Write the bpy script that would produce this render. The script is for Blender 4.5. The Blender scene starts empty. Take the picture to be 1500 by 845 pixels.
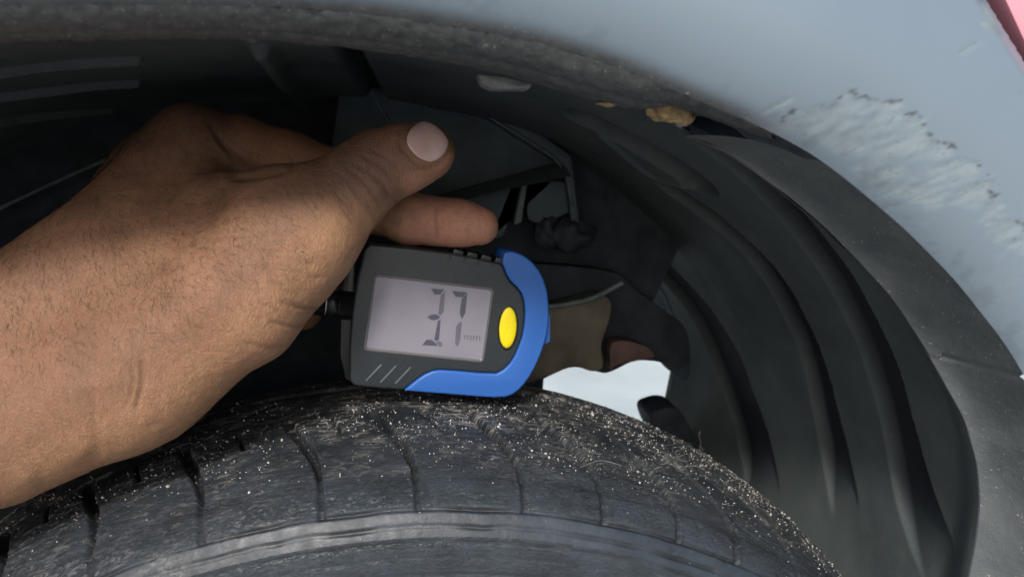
import bpy, bmesh, math, random
import numpy as np
from mathutils import Vector, Matrix, noise
random.seed(7); rng = np.random.default_rng(7)
S = bpy.context.scene
COL = S.collection
# ------------------------------------------------------------------ camera
SC = 0.85
ZC = 0.285                      # height of the wheel's axle above the ground
YAW, PITCH, ROLL, F = 0.138355, -0.165586, 0.015377, 1100.0
W0, H0 = 1500.0, 845.0
CAM = np.array([-0.0047755*SC, -0.272496*SC, 0.434161*SC + ZC])
fw = np.array([math.sin(YAW)*math.cos(PITCH), math.cos(YAW)*math.cos(PITCH), math.sin(PITCH)])
rt = np.array([math.cos(YAW), -math.sin(YAW), 0.0]); up = np.cross(rt, fw)
rt, up = rt*math.cos(ROLL)+up*math.sin(ROLL), -rt*math.sin(ROLL)+up*math.cos(ROLL)
cam_d = bpy.data.cameras.new('camera'); cam = bpy.data.objects.new('camera', cam_d); COL.objects.link(cam)
cam.matrix_world = Matrix(((rt[0], up[0], -fw[0], CAM[0]), (rt[1], up[1], -fw[1], CAM[1]), (rt[2], up[2], -fw[2], CAM[2]), (0, 0, 0, 1)))
cam_d.sensor_width = 36; cam_d.lens = 36*F/W0; cam_d.clip_start = 0.01; cam_d.clip_end = 500
cam_d.dof.use_dof = True; cam_d.dof.focus_distance = 0.315; cam_d.dof.aperture_fstop = 12.0
S.camera = cam
# ------------------------------------------------------------------ light
SUN_EL, SUN_AZ = math.radians(40), math.radians(-15)      # azimuth measured from -Y (behind the camera) towards +X
w = bpy.data.worlds.new('World'); S.world = w; w.use_nodes = True
nt = w.node_tree; bg = nt.nodes['Background']
sky = nt.nodes.new('ShaderNodeTexSky'); sky.sky_type = 'NISHITA'; sky.sun_disc = False
sky.sun_elevation = SUN_EL; sky.sun_rotation = math.pi - SUN_AZ
sky.air_density = 1.0; sky.dust_density = 3.0; sky.ozone_density = 1.0
nt.links.new(sky.outputs[0], bg.inputs[0]); bg.inputs[1].default_value = 0.14
sd = bpy.data.lights.new('sun', 'SUN'); sd.energy = 2.7; sd.angle = math.radians(10); sd.color = (1.0, 0.965, 0.92)
so = bpy.data.objects.new('sun', sd); COL.objects.link(so)
sdir = Vector((math.sin(SUN_AZ)*math.cos(SUN_EL), -math.cos(SUN_AZ)*math.cos(SUN_EL), math.sin(SUN_EL)))
so.rotation_euler = sdir.to_track_quat('Z', 'Y').to_euler()
S.view_settings.view_transform = 'Standard'; S.view_settings.look = 'None'
S.view_settings.exposure = 0.15; S.view_settings.gamma = 1
S.view_settings.use_curve_mapping = False

# ------------------------------------------------------------------ helpers
def V(px, py, d):                       # photograph position + depth -> point in the place
    px = np.asarray(px, float); py = np.asarray(py, float); d = np.asarray(d, float)
    x = (px-W0/2)/F*d; y = -(py-H0/2)/F*d
    return CAM + x[..., None]*rt + y[..., None]*up + d[..., None]*fw
def onY(px, py, Y):                     # photograph position -> point on the lengthwise plane Y
    v = V(px, py, 1.0) - CAM
    t = (Y - CAM[1])/v[..., 1]
    return CAM + t[..., None]*v
def proj(P):
    d = P-CAM; z = d@fw
    return W0/2+F*(d@rt)/z, H0/2-F*(d@up)/z, z
def resample(P, n):
    P = np.asarray(P, float); s = np.r_[0, np.cumsum(np.linalg.norm(np.diff(P, axis=0), axis=1))]
    t = np.linspace(0, s[-1], n); return np.stack([np.interp(t, s, P[:, k]) for k in range(P.shape[1])], -1)
def smooth(P, it=30):
    P = P.copy()
    for _ in range(it): P[1:-1] = P[1:-1]*.5 + (P[:-2]+P[2:])*.25
    return P
def spline(P, n, it=60): return smooth(resample(P, n), it)
def ss(a, b, x):
    t = np.clip((np.asarray(x)-a)/(b-a), 0, 1); return t*t*(3-2*t)
def vnoise(P, scale, seed=0, octv=3):   # cheap value noise on numpy points (n,3)
    out = np.zeros(len(P)); amp = 1; tot = 0
    for o in range(octv):
        q = P*scale*(2**o) + seed*17.3 + o*5.1
        i = np.floor(q).astype(np.int64); f = q-i; f = f*f*(3-2*f); r = np.zeros(len(P))
        for dx in (0, 1):
            for dy in (0, 1):
                for dz in (0, 1):
                    h = (i[:, 0]+dx)*374761393 + (i[:, 1]+dy)*668265263 + (i[:, 2]+dz)*2147483647 + seed*144665
                    h = (h ^ (h >> 13))*1274126177; h = (h ^ (h >> 16)) & 0xffff
                    r += h/65535.0*np.where(dx, f[:, 0], 1-f[:, 0])*np.where(dy, f[:, 1], 1-f[:, 1])*np.where(dz, f[:, 2], 1-f[:, 2])
        out += amp*(r*2-1); tot += amp; amp *= .5
    return out/tot
def mesh_obj(name, verts, faces, mat, parent=None, smooth_=True, attrs=None, uv=None):
    me = bpy.data.meshes.new(name); me.from_pydata([tuple(map(float, v)) for v in verts], [], [tuple(map(int, f)) for f in faces]); me.update()
    if smooth_: me.polygons.foreach_set('use_smooth', [True]*len(me.polygons))
    if mat: me.materials.append(mat)
    if attrs:
        for k, a in attrs.items():
            a = np.asarray(a, float)
            if a.ndim == 1:
                at = me.attributes.new(k, 'FLOAT', 'POINT'); at.data.foreach_set('value', a)
            else:
                at = me.attributes.new(k, 'FLOAT_COLOR', 'POINT'); c = np.ones((len(a), 4)); c[:, :3] = a; at.data.foreach_set('color', c.ravel())
    o = bpy.data.objects.new(name, me); COL.objects.link(o)
    if parent is not None: adopt(o, parent)
    return o
def adopt(o, p):
    bpy.context.view_layer.update() if False else None
    o.parent = p
    loc = Matrix.Identity(4); q = p
    while q is not None: loc = q.matrix_basis @ loc if False else Matrix.Translation(q.location) @ loc; q = q.parent
    o.matrix_parent_inverse = loc.inverted() if False else Matrix.Identity(4)
    off = loc.to_translation()
    if o.type == 'MESH' and off.length > 0: o.data.transform(Matrix.Translation(-off))
def empty(name, loc, parent=None):
    o = bpy.data.objects.new(name, None); o.empty_display_size = .02; COL.objects.link(o); o.location = loc
    if parent is not None: o.parent = parent
    return o
def tag(o, label=None, cat=None, kind=None, group=None):
    for k, v in (('label', label), ('category', cat), ('kind', kind), ('group', group)):
        if v: o[k] = v
    return o
def grid_faces(n, m, wrap=False):
    i = np.arange(n-1)[:, None]; j = np.arange(m if wrap else m-1)[None]; j2 = (j+1) % m
    return np.stack([i*m+j, i*m+j2, (i+1)*m+j2, (i+1)*m+j], -1).reshape(-1, 4)
def tube(name, pts, rad, mat, parent=None, n=12, cap=True):
    pts = np.asarray(pts, float); rad = np.broadcast_to(np.asarray(rad, float), (len(pts),))
    t = np.gradient(pts, axis=0); t /= np.linalg.norm(t, axis=1)[:, None]+1e-12
    ref = np.array([0, 0, 1.0]) if abs(t[0][2]) < .9 else np.array([1.0, 0, 0])
    a = np.cross(t, ref); a /= np.linalg.norm(a, axis=1)[:, None]; b = np.cross(t, a)
    th = np.linspace(0, 2*np.pi, n, endpoint=False)
    v = pts[:, None]+rad[:, None, None]*(np.cos(th)[None, :, None]*a[:, None]+np.sin(th)[None, :, None]*b[:, None])
    v = v.reshape(-1, 3); f = [tuple(q) for q in grid_faces(len(pts), n, True)]
    if cap: f += [tuple(range(n)), tuple(reversed(range((len(pts)-1)*n, len(pts)*n)))]
    o = mesh_obj(name, v, f, mat, parent)
    if cap:
        for p in o.data.polygons[-2:]: p.use_smooth = False
    return o
def slab(name, front, back, mat, parent=None, bev=0.001, seg=2, smooth_=True):
    """closed solid between two equal-length outlines (front faces the viewer)"""
    n = len(front); v = list(front)+list(back)
    f = [tuple(range(n)), tuple(reversed(range(n, 2*n)))]+[((i+1) % n, i, n+i, n+(i+1) % n) for i in range(n)]
    o = mesh_obj(name, v, f, mat, None, False)
    bm = bmesh.new(); bm.from_mesh(o.data); bmesh.ops.recalc_face_normals(bm, faces=bm.faces)
    if bev > 0:
        es = [e for e in bm.edges if len(e.link_faces) == 2 and e.calc_face_angle(0) > .5]
        bmesh.ops.bevel(bm, geom=es, offset=bev, segments=seg, profile=.6, affect='EDGES', clamp_overlap=True)
    for p in bm.faces: p.smooth = smooth_
    for e in bm.edges:
        if len(e.link_faces) == 2 and e.calc_face_angle(0) > 0.7: e.smooth = False
    bm.to_mesh(o.data); bm.free()
    if parent is not None: adopt(o, parent)
    return o

# ------------------------------------------------------------------ materials
class N:
    def __init__(s, name):
        s.m = bpy.data.materials.new(name); s.m.use_nodes = True; s.t = s.m.node_tree; s.b = s.t.nodes['Principled BSDF']
    def n(s, typ, ins=None, **kw):
        x = s.t.nodes.new('ShaderNode'+typ)
        for k, v in kw.items(): setattr(x, k, v)
        for k, v in (ins or {}).items(): s.put(x.inputs[k], v)
        return x
    def put(s, sock, v):
        if isinstance(v, bpy.types.NodeSocket): s.t.links.new(v, sock)
        elif hasattr(v, 'outputs'): s.t.links.new(v.outputs[0], sock)
        else:
            if sock.type == 'RGBA' and len(v) == 3: v = (*v, 1)
            sock.default_value = v
    def set(s, **kw):
        for k, v in kw.items(): s.put(s.b.inputs[k.replace('_', ' ')], v)
        return s
    def coord(s, scale=None, kind='Object'):
        c = s.n('TexCoord').outputs[kind]
        if scale: c = s.n('Mapping', {'Vector': c, 'Scale': scale}).outputs[0]
        return c
    def noise(s, vec, scale, detail=4, rough=.55, dist=0): return s.n('TexNoise', {'Vector': vec, 'Scale': scale, 'Detail': detail, 'Roughness': rough, 'Distortion': dist}).outputs[0]
    def ramp(s, fac, a, b, ca=(0, 0, 0), cb=(1, 1, 1)):
        r = s.n('ValToRGB', {'Fac': fac}); e = r.color_ramp.elements; e[0].position = a; e[1].position = b; e[0].color = (*ca, 1); e[1].color = (*cb, 1); return r.outputs[0]
    def mix(s, fac, a, b, mode='MIX'):
        x = s.n('Mix', data_type='RGBA', blend_type=mode)
        s.put(x.inputs[0], fac); s.put(x.inputs[6], a); s.put(x.inputs[7], b); return x.outputs[2]
    def math(s, op, a, b=0.0): 
        x = s.n('Math', operation=op); s.put(x.inputs[0], a); s.put(x.inputs[1], b); return x.outputs[0]
    def bump(s, h, strength, dist, normal=None):
        x = s.n('Bump', {'Height': h, 'Strength': strength, 'Distance': dist})
        if normal is not None: s.put(x.inputs['Normal'], normal)
        return x.outputs[0]
    def attr(s, name): return s.n('Attribute', attribute_name=name)

def mat_plain(name, col, rough=.5, nscale=300, amt=.25, bump=.0003, spec=.5, metal=0.0, dusty=None):
    m = N(name); c = m.coord()
    n1 = m.noise(c, nscale, 5)
    colr = m.mix(m.ramp(n1, .3, .7), tuple(x*(1-amt) for x in col), tuple(min(1, x*(1+amt)) for x in col))
    if dusty:
        d = m.ramp(m.noise(c, nscale*.12, 6, .65), .5, .75); colr = m.mix(m.math('MULTIPLY', d, dusty[3]), colr, dusty[:3])
    m.set(Base_Color=colr, Roughness=rough, Metallic=metal)
    m.b.inputs['Specular IOR Level'].default_value = spec
    if bump: m.put(m.b.inputs['Normal'], m.bump(m.noise(c, nscale*3, 4), .6, bump))
    return m.m

# rubber: uv.x = length round the wheel (m), uv.y = length across the profile (m)
def mat_rubber(name):
    m = N(name); uv = m.attr('tuv').outputs['Vector']
    def mp(sx, sy): return m.n('Mapping', {'Vector': uv, 'Scale': (sx, sy, 1)}).outputs[0]
    cutf = m.attr('cut').outputs['Fac']; dirt = m.attr('dirt').outputs['Fac']; crack = m.attr('crack').outputs['Fac']
    base = m.mix(m.ramp(m.noise(mp(1, 1), 90, 6, .65), .35, .7), (.011, .015, .019), (.024, .032, .041)); base = m.mix(m.math('MULTIPLY', dirt, .75), base, (.013, .014, .017))
    grey = m.ramp(m.noise(mp(.7, 1), 60, 6, .6), .30, .75)
    base = m.mix(m.math('MULTIPLY', grey, m.mix(dirt, (.8,)*3, (.15,)*3)), base, (.045, .062, .080))
    # dust streaks and smears
    s1 = m.ramp(m.noise(mp(.35, 1.0), 420, 8, .78, 1.2), .50, .60)
    patch = m.ramp(m.noise(mp(.8, 1.0), 38, 4, .6), .40, .60)
    dm = m.math('MULTIPLY', m.math('MULTIPLY', s1, patch), dirt)
    base = m.mix(dm, base, (.38, .365, .335))
    film = m.math('MULTIPLY', m.ramp(m.noise(mp(.6, 1), 60, 6, .7), .45, .8), m.math('MULTIPLY', dirt, .16))
    base = m.mix(film, base, (.13, .125, .115))
    s2 = m.ramp(m.n('TexVoronoi', {'Vector': mp(1, 1), 'Scale': 650.0}).outputs['Distance'], .10, .2, (1, 1, 1), (0, 0, 0))
    keep = m.ramp(m.noise(mp(1, 1), 240, 2), .55, .6)
    base = m.mix(m.math('MULTIPLY', m.math('MULTIPLY', s2, keep), .35), base, (.25, .23, .20))
    base = m.mix(m.math('MULTIPLY', cutf, .8), base, (.008, .009, .011))  # groove shade painted into the rubber colour
    rgh = m.ramp(m.noise(mp(1, 1), 140, 4), .3, .7, (.34,)*3, (.54,)*3)
    m.set(Base_Color=base, Roughness=rgh)
    # fine cracks running along the shoulder
    cr = m.noise(mp(.42, 1.6), 330, 5, .6, 1.6)
    crm = m.ramp(m.math('ABSOLUTE', m.math('SUBTRACT', cr, .5)), .0, .035)
    crk = m.math('MULTIPLY', m.math('SUBTRACT', 1.0, crm), crack)
    b = m.bump(m.noise(mp(1, 1), 700, 6, .7), .35, .0004)
    b = m.bump(m.noise(mp(.8, 1), 90, 3, .5), .18, .0008, b)
    fc = m.noise(mp(.55, 1.5), 420, 4, .6, 2.2); fcm = m.math('MULTIPLY', m.math('SUBTRACT', 1.0, m.ramp(m.math('ABSOLUTE', m.math('SUBTRACT', fc, .5)), 0, .05)), crack); b = m.bump(m.math('MULTIPLY', fcm, -1.0), .5, .0005, b)
    b = m.bump(m.math('MULTIPLY', crk, -1.0), .6, .0005, b)
    m.put(m.b.inputs['Normal'], b)
    return m.m
def mat_paint():
    m = N('silver_blue_paint'); c = m.coord(); sc = m.attr('scrape').outputs['Fac']; di = m.attr('mud').outputs['Fac']; grain = m.attr('streak').outputs['Fac']
    base = m.mix(m.ramp(m.noise(c, 9, 3), .3, .7), (.175, .232, .285), (.20, .262, .315))
    fl = m.noise(c, 3500, 2); base = m.mix(m.math('MULTIPLY', fl, .12), base, (.55, .60, .64))
    scol = m.mix(m.ramp(m.math('ADD', m.math('MULTIPLY', grain, .7), m.math('MULTIPLY', m.noise(c, 420, 5, .7), .3)), .3, .7), (.15, .195, .215), (.235, .285, .305))
    sp = m.ramp(m.noise(c, 520, 6, .75), .57, .66); scol = m.mix(m.math('MULTIPLY', sp, .5), scol, (.07, .07, .07))
    base = m.mix(sc, base, scol)
    mud = m.mix(m.ramp(m.noise(c, 260, 6, .7), .35, .7), (.035, .037, .037), (.080, .083, .080))
    spk = m.ramp(m.noise(c, 900, 3, .6), .64, .70); mud = m.mix(m.math('MULTIPLY', spk, .8), mud, (.30, .28, .25))
    base = m.mix(di, base, mud)
    m.set(Base_Color=base, Roughness=m.mix(m.math('MAXIMUM', sc, di), (.34,)*3, (.62,)*3), Metallic=m.math('MULTIPLY', m.math('SUBTRACT', 1.0, m.math('MAXIMUM', sc, di)), .25))
    m.put(m.b.inputs['Normal'], m.bump(m.noise(c, 700, 5, .7), m.math('MAXIMUM', m.math('MULTIPLY', m.math('MAXIMUM', sc, di), .35), .03), .0006))
    return m.m
def mat_trim(name, a, b, speck, sscale=620):
    m = N(name); c = m.coord()
    base = m.mix(m.ramp(m.noise(c, 40, 6, .65), .35, .7), a, b)
    d = m.n('TexVoronoi', {'Vector': c, 'Scale': float(sscale)}).outputs['Distance']
    s = m.math('MULTIPLY', m.ramp(d, .10, .24, (1, 1, 1), (0, 0, 0)), m.ramp(m.noise(c, 260, 4, .7), .52, .62))
    base = m.mix(m.math('MULTIPLY', s, speck), base, (.50, .50, .47))
    m.set(Base_Color=base, Roughness=.6)
    b1 = m.bump(m.noise(c, 1500, 3), .5, .0004); m.put(m.b.inputs['Normal'], m.bump(m.noise(c, 130, 4), .4, .0015, b1))
    return m.m
def mat_liner():
    m = N('liner_plastic'); c = m.coord()
    base = m.mix(m.ramp(m.noise(c, 14, 6, .6), .3, .72), (.052, .066, .070), (.092, .108, .106))
    du = m.ramp(m.noise(c, 55, 8, .7), .5, .8); base = m.mix(m.math('MULTIPLY', du, .5), base, (.12, .13, .115))
    gr = m.attr('groove').outputs['Fac']; base = m.mix(m.math('MULTIPLY', gr, .88), base, (.010, .012, .016))  # channels painted near-black: recess shade put into the colour
    m.set(Base_Color=base, Roughness=m.ramp(m.noise(c, 30, 4), .3, .7, (.55,)*3, (.75,)*3))
    m.put(m.b.inputs['Normal'], m.bump(m.noise(c, 600, 5, .65), .35, .0006)); return m.m
M = {}
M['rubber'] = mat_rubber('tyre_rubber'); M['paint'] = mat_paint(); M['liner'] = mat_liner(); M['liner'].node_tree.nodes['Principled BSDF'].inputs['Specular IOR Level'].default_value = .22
M['trim'] = mat_trim('textured_trim_plastic', (.070, .082, .086), (.118, .132, .134), .8)
M['dark'] = mat_plain('dark_underbody', (.026, .034, .042), .6, 60, .4, .0008); M['dark'].node_tree.nodes['Principled BSDF'].inputs['Specular IOR Level'].default_value = 0.2
M['dark_panel'] = mat_plain('dark_inner_panel', (.056, .080, .094), .55, 50, .3, .0006); M['dark_panel'].node_tree.nodes['Principled BSDF'].inputs['Specular IOR Level'].default_value = 0.3
M['edge'] = mat_plain('dusty_black_edge', (.10, .13, .135), .6, 120, .35, .0006)
M['tan'] = mat_plain('dusty_arm_metal', (.10, .085, .06), .65, 40, .45, .001)
M['rusty'] = mat_plain('rusty_brown_metal', (.07, .04, .032), .7, 80, .4, .001)
M['flake'] = mat_plain('ochre_rust_lump', (.22, .155, .075), .75, 260, .85, .0015)
M['tab'] = mat_plain('grey_tab_metal', (.16, .17, .17), .5, 200, .3, .0005)
M['ground'] = mat_plain('pale_concrete', (.52, .58, .565), .85, 3, .12, .004)
M['asphalt'] = mat_plain('worn_grey_paving', (.29, .295, .295), .85, 30, .3, .004)
M['gauge_black'] = mat_plain('matt_black_housing_plastic', (.026, .032, .037), .36, 900, .18, .00012)
M['gauge_dark'] = mat_plain('gloss_black_plastic', (.010, .011, .012), .28, 900, .1, .00005)
M['gauge_blue'] = mat_plain('blue_rubber_bumper', (.028, .125, .44), .40, 900, .05, .00008)
M['yellow'] = mat_plain('yellow_rubber_button', (.86, .70, .006), .45, 900, .04, .00005)
M['chrome'] = mat_plain('steel_stem', (.55, .56, .58), .22, 500, .1, 0, metal=1.0)
m = N('grey_display'); c = m.coord(); m.set(Base_Color=m.mix(m.ramp(m.noise(c, 35, 3), .3, .7), (.215, .205, .25), (.26, .25, .295)), Roughness=.28); M['screen'] = m.m
M['segment'] = mat_plain('display_segment', (.075, .08, .11), .35, 300, .1, 0)
M['segment_faint'] = mat_plain('faint_display_segment', (.12, .12, .155), .35, 300, .1, 0)
m = N('pink_lamp_lens'); m.set(Base_Color=(.72, .30, .36), Roughness=.25); m.b.inputs['Coat Weight'].default_value = .4; M['lamp'] = m.m
m = N('sand'); c = m.coord(); oi = m.attr('tone').outputs['Fac']; m.set(Base_Color=m.mix(oi, (.24, .215, .18), (.66, .65, .61)), Roughness=.7); M['sand'] = m.m
M['lint'] = mat_plain('grey_lint', (.28, .28, .28), .8, 500, .2, 0)
M['hair'] = mat_plain('black_hair', (.018, .012, .010), .5, 500, .1, 0)
# ------------------------------------------------------------------ ground
g = 60.0; gx = np.linspace(-g, g, 41); gv = np.array([[x, y, 0] for x in gx for y in gx])
tag(mesh_obj('ground', gv, grid_faces(41, 41), M['asphalt']), 'grey paved ground under the car', None, 'structure')
pv = np.array([[x, y, .004] for x in (-40, 40) for y in (1.1, 40)])
tag(mesh_obj('pavement', pv, [(0, 1, 3, 2)], M['ground']), 'pale sunlit concrete seen through the gap under the car', None, 'structure')

# ------------------------------------------------------------------ car
car = empty('car', (0, 0.7, 0))
tag(car, 'silver blue car whose rear wheel arch is scraped beside the tyre, seen in close-up', 'car')
# traced edges of the arch
A_out = np.array([(-420, 60), (-250, 30), (-100, 14), (0, 8), (200, 6), (400, 10), (560, 22), (700, 46), (798, 64), (913, 100), (1015, 145), (1096, 177), (1168, 213), (1200, 232), (1260, 280), (1330, 340), (1400, 412), (1470, 500), (1530, 600), (1575, 720), (1590, 845), (1580, 1000)], float)
B_in = np.array([(-420, 110), (-250, 84), (-100, 68), (0, 62), (200, 57), (300, 57), (400, 60), (500, 69), (600, 82), (700, 99), (785, 122), (862, 146), (917, 160), (960, 158), (1000, 160), (1040, 172), (1080, 185), (1130, 204)], float)
YL = -0.012
Ap = spline(onY(A_out[:, 0], A_out[:, 1], YL), 700, 120)

# fender skin: rows along the lip, columns outwards from it
na = len(Ap); tang = np.gradient(Ap, axis=0); tang /= np.linalg.norm(tang, axis=1)[:, None]
nrm = np.stack([-tang[:, 2], 0*tang[:, 0], tang[:, 0]], -1)    # outwards (up / right)
tt = np.r_[np.linspace(0, .012, 14), np.linspace(.013, .10, 88), np.linspace(.104, .17, 24)]
# spread directions far out so rows do not cross
P = Ap[:, None, :] + nrm[:, None, :]*tt[None, :, None]
xs = P[..., 0]; zs = P[..., 2]
lpx_, _, _ = proj(Ap); lf_ = ss(900, 250, lpx_)[:, None]
P[..., 1] += -(.010+.012*lf_)*(1-np.exp(-tt[None]/(.010+.010*lf_))) + .006*ss(.02, .10, tt)[None] + .05*np.clip(tt-.10, 0, 1)[None]
# soft waves of a pressed panel
e0, e1 = onY(1437., 0., -.02), onY(1503., 112., -.02)          # crease next to the lamp
ed = (e1-e0)[[0, 2]]; ed /= np.linalg.norm(ed); en = np.array([-ed[1], ed[0]]); en = en if en[0] > 0 else -en
edist = (xs-e0[0])*en[0]+(zs-e0[2])*en[1]
P[..., 1] += np.where(edist > 0, edist*.8, 0)
px, py, _ = proj(P.reshape(-1, 3)); px = px.reshape(P.shape[:2]); py = py.reshape(P.shape[:2])
flat = P.reshape(-1, 3)
sidx = np.interp(np.arange(na), np.arange(na), px[:, 0])       # photograph x of the lip for every row
# scrape mask (a real worn band along the corner)
upper = 1.08*np.interp(sidx, [1080, 1130, 1180, 1260, 1330, 1400, 1450, 1500, 1600], [0, .004, .016, .0215, .021, .022, .026, .031, .034])
n1 = vnoise(flat, 260, 3, 3).reshape(P.shape[:2]); n2 = vnoise(flat, 60, 5, 2).reshape(P.shape[:2])
along = np.arange(na)[:, None]*np.linalg.norm(Ap[1]-Ap[0])
q = np.stack([(along+tt*1.1)*900*np.ones_like(n1), (along*.3-tt)*130*np.ones_like(n1), 0*n1], -1).reshape(-1, 3)*.35
ca_, sa_ = math.cos(math.radians(24)), math.sin(math.radians(24))
q = np.stack([(xs*ca_+zs*sa_)*130, (-xs*sa_+zs*ca_)*420, 0*xs], -1).reshape(-1, 3)
streak = vnoise(q, 1.0, 9, 4).reshape(P.shape[:2])
lim = upper[:, None]*(1+.22*n2) + .0035*n1 + .003*streak
rel = (lim-tt[None, :])/np.maximum(lim, .004); fine = vnoise(np.stack([(xs*ca_+zs*sa_)*260, (-xs*sa_+zs*ca_)*820, 0*xs], -1).reshape(-1, 3), 1.0, 19, 3).reshape(P.shape[:2])
core = np.maximum(ss(1345, 1290, sidx)[:, None]*ss(.95, .6, rel), ss(.42, .22, rel))
brk = .75*ss(-.25, .35, fine*.8+streak*.7+n1*.6-.22+.55*core)*ss(.0, .3, core+.12*(fine > .25))
scr = brk*ss(0, .0012, lim-tt[None, :])*(upper[:, None] > .001)*ss(1095, 1150, sidx)[:, None]
# thin stray scratches near the crease and above the band
def scratch(x0, y0, x1, y1, wd):
    a = np.array([x0, y0], float); b = np.array([x1, y1], float); d = b-a; L = (d**2).sum()
    t = np.clip(((px-a[0])*d[0]+(py-a[1])*d[1])/L, 0, 1); dd = np.hypot(px-a[0]-t*d[0], py-a[1]-t*d[1]); return ss(wd, wd*.3, dd)*.8
for s in [(1405, 78, 1436, 62, 4), (1434, 5, 1450, 22, 5), (1440, 35, 1466, 50, 6), (1446, 20, 1460, 40, 5), (1115, 168, 1160, 145, 4), (1150, 180, 1200, 172, 5), (1243, 165, 1262, 155, 5), (1490, 140, 1500, 145, 4)]:
    scr = np.maximum(scr, scratch(*s))
jag = np.abs(n1)*.5
scrd = scr*(.00022 + (.00003)*streak + .00013*fine + .00010*jag)
P[..., 1] += scrd - .0004*np.exp(-((lim-tt[None, :])/.0010)**2)*(scr > .02)*ss(.1, .4, n1)   # gouged in, with a torn burr along the edge
mud = ss(.0055, .0, tt)[None, :]*np.ones((na, 1))*.95*(ss(1190, 1050, sidx)[:, None]) + 0
chip = np.exp(-((lim-tt[None, :])/.0007)**2)*(vnoise(flat, 420, 15, 2).reshape(P.shape[:2]) > .12)*(upper[:, None] > .004); mud = np.maximum(mud, chip*.9)
mud = np.maximum(mud, .25*ss(.012, .002, tt)[None, :]*ss(.0, .4, n1))
car_faces = grid_faces(na, len(tt))
keep_ = (edist < .0075).ravel(); car_faces = car_faces[keep_[car_faces].all(1)]
fen = mesh_obj('fender', P.reshape(-1, 3), car_faces, M['paint'], car, True, {'scrape': scr.ravel(), 'mud': mud.ravel(), 'streak': (streak*.8+.5).ravel()})

# lip turned inwards along the left and top of the arch
Bp = spline(onY(B_in[:, 0], B_in[:, 1], .010), 420, 60)
ka = np.argmin(abs(sidx-1130)); Al = resample(Ap[:ka+1], 420)
Al = Al[:] ; rows = 26; u_ = np.linspace(0, 1, rows)
lip = Al[:, None]*(1-u_)[None, :, None] + Bp[:, None]*u_[None, :, None]
bul = np.sin(u_*np.pi)
cen = np.array([0, 0, ZC]); outw = Al-cen; outw[:, 1] = 0; outw /= np.linalg.norm(outw, axis=1)[:, None]
lip = lip - outw[:, None]*(.0022*bul)[None, :, None]*1.0
lip[..., 1] -= (.0035*bul)[None]
crease = np.exp(-((u_-.62)/.05)**2); lip += outw[:, None]*(.002*crease)[None, :, None]
lf = lip.reshape(-1, 3); nn = vnoise(lf, 320, 11, 3).reshape(lip.shape[:2]); n3 = vnoise(lf, 130, 12, 3).reshape(lip.shape[:2])
lip -= outw[:, None]*(.0007*nn + .0022*np.clip(n3-.25, 0, 1)*u_[None, :])[..., None]
lmud = np.clip(ss(-.4, .12, u_)[None, :]*1.0 + .3*nn*ss(0, .3, u_)[None], 0, .95)
lm = {'scrape': np.zeros(lf.shape[0]), 'mud': lmud.ravel(), 'streak': np.full(lf.shape[0], .5)}
o = mesh_obj('wheel_arch_lip', lip.reshape(-1, 3), grid_faces(420, rows), M['paint'], car, True, lm)
o['label'] = 'muddy rolled lip of the arch'
# under side of the lip going up into the dark
ret = np.stack([Bp+outw*k for k in (0, .002, .008, .02)], 1); ret[:, 1:, 1] += .0015
mesh_obj('lip_return', ret.reshape(-1, 3), grid_faces(420, 4), M['edge'], car)

# plastic trim flange on the right, from the painted edge in to the liner
C_in = np.array([(1015, 202), (1050, 220), (1090, 241), (1150, 284), (1200, 325), (1260, 385), (1310, 440), (1350, 500), (1390, 570), (1415, 615), (1433, 680), (1438, 735), (1431, 800), (1418, 860), (1390, 960), (1350, 1060)], float)
YC = .014
Cp = spline(onY(C_in[:, 0], C_in[:, 1], YC), 420, 60)
kb = np.argmin(abs(sidx-1200)); Ah = onY(np.array([1013., 1060, 1110, 1150, 1180]), np.array([198., 199, 206, 219, 234]), np.array([.006, .003, -.002, -.006, -.010]))
Ar = smooth(resample(np.vstack([Ah, Ap[kb:]]), 420), 12)
u_ = np.linspace(0, 1, 40); fl = Ar[:, None]*(1-u_)[None, :, None]+Cp[:, None]*u_[None, :, None]
oc = np.gradient(Cp, axis=0); oc /= np.linalg.norm(oc, axis=1)[:, None]; oc = np.stack([-oc[:, 2], 0*oc[:, 0], oc[:, 0]], -1)
fl[..., 1] += (.006*np.sin(u_*np.pi))[None]
gap = ss(.0, .22, np.linspace(0, 1, 420))                       # the flange starts a little behind the lip
fl += (oc*(.006*(1-gap))[:, None])[:, None]*(1-u_)[None, :, None]*0
ff = fl.reshape(-1, 3); nn = vnoise(ff, 45, 21, 3).reshape(fl.shape[:2]); fl[..., 1] += .0007*nn
fpx, fpy, _ = proj(ff); fpx = fpx.reshape(fl.shape[:2]); fpy = fpy.reshape(fl.shape[:2])
seam = fpy - np.interp(fpx, [1385, 1500, 1600], [522, 553, 575]); sm = np.exp(-(seam/3.0)**2)*(fpx > 1380)
fl[..., 1] += .0022*sm + .0006*(seam > 0)
fl2 = np.concatenate([fl, (fl[:, -1]+np.array([0, .004, 0])+oc*.0015)[:, None], (fl[:, -1]+np.array([0, .012, 0])+oc*.006)[:, None]], 1)
o = mesh_obj('arch_trim', fl2.reshape(-1, 3), grid_faces(420, 42), M['trim'], car)
o['label'] = 'grey textured inner flange of the bumper edge'

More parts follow.
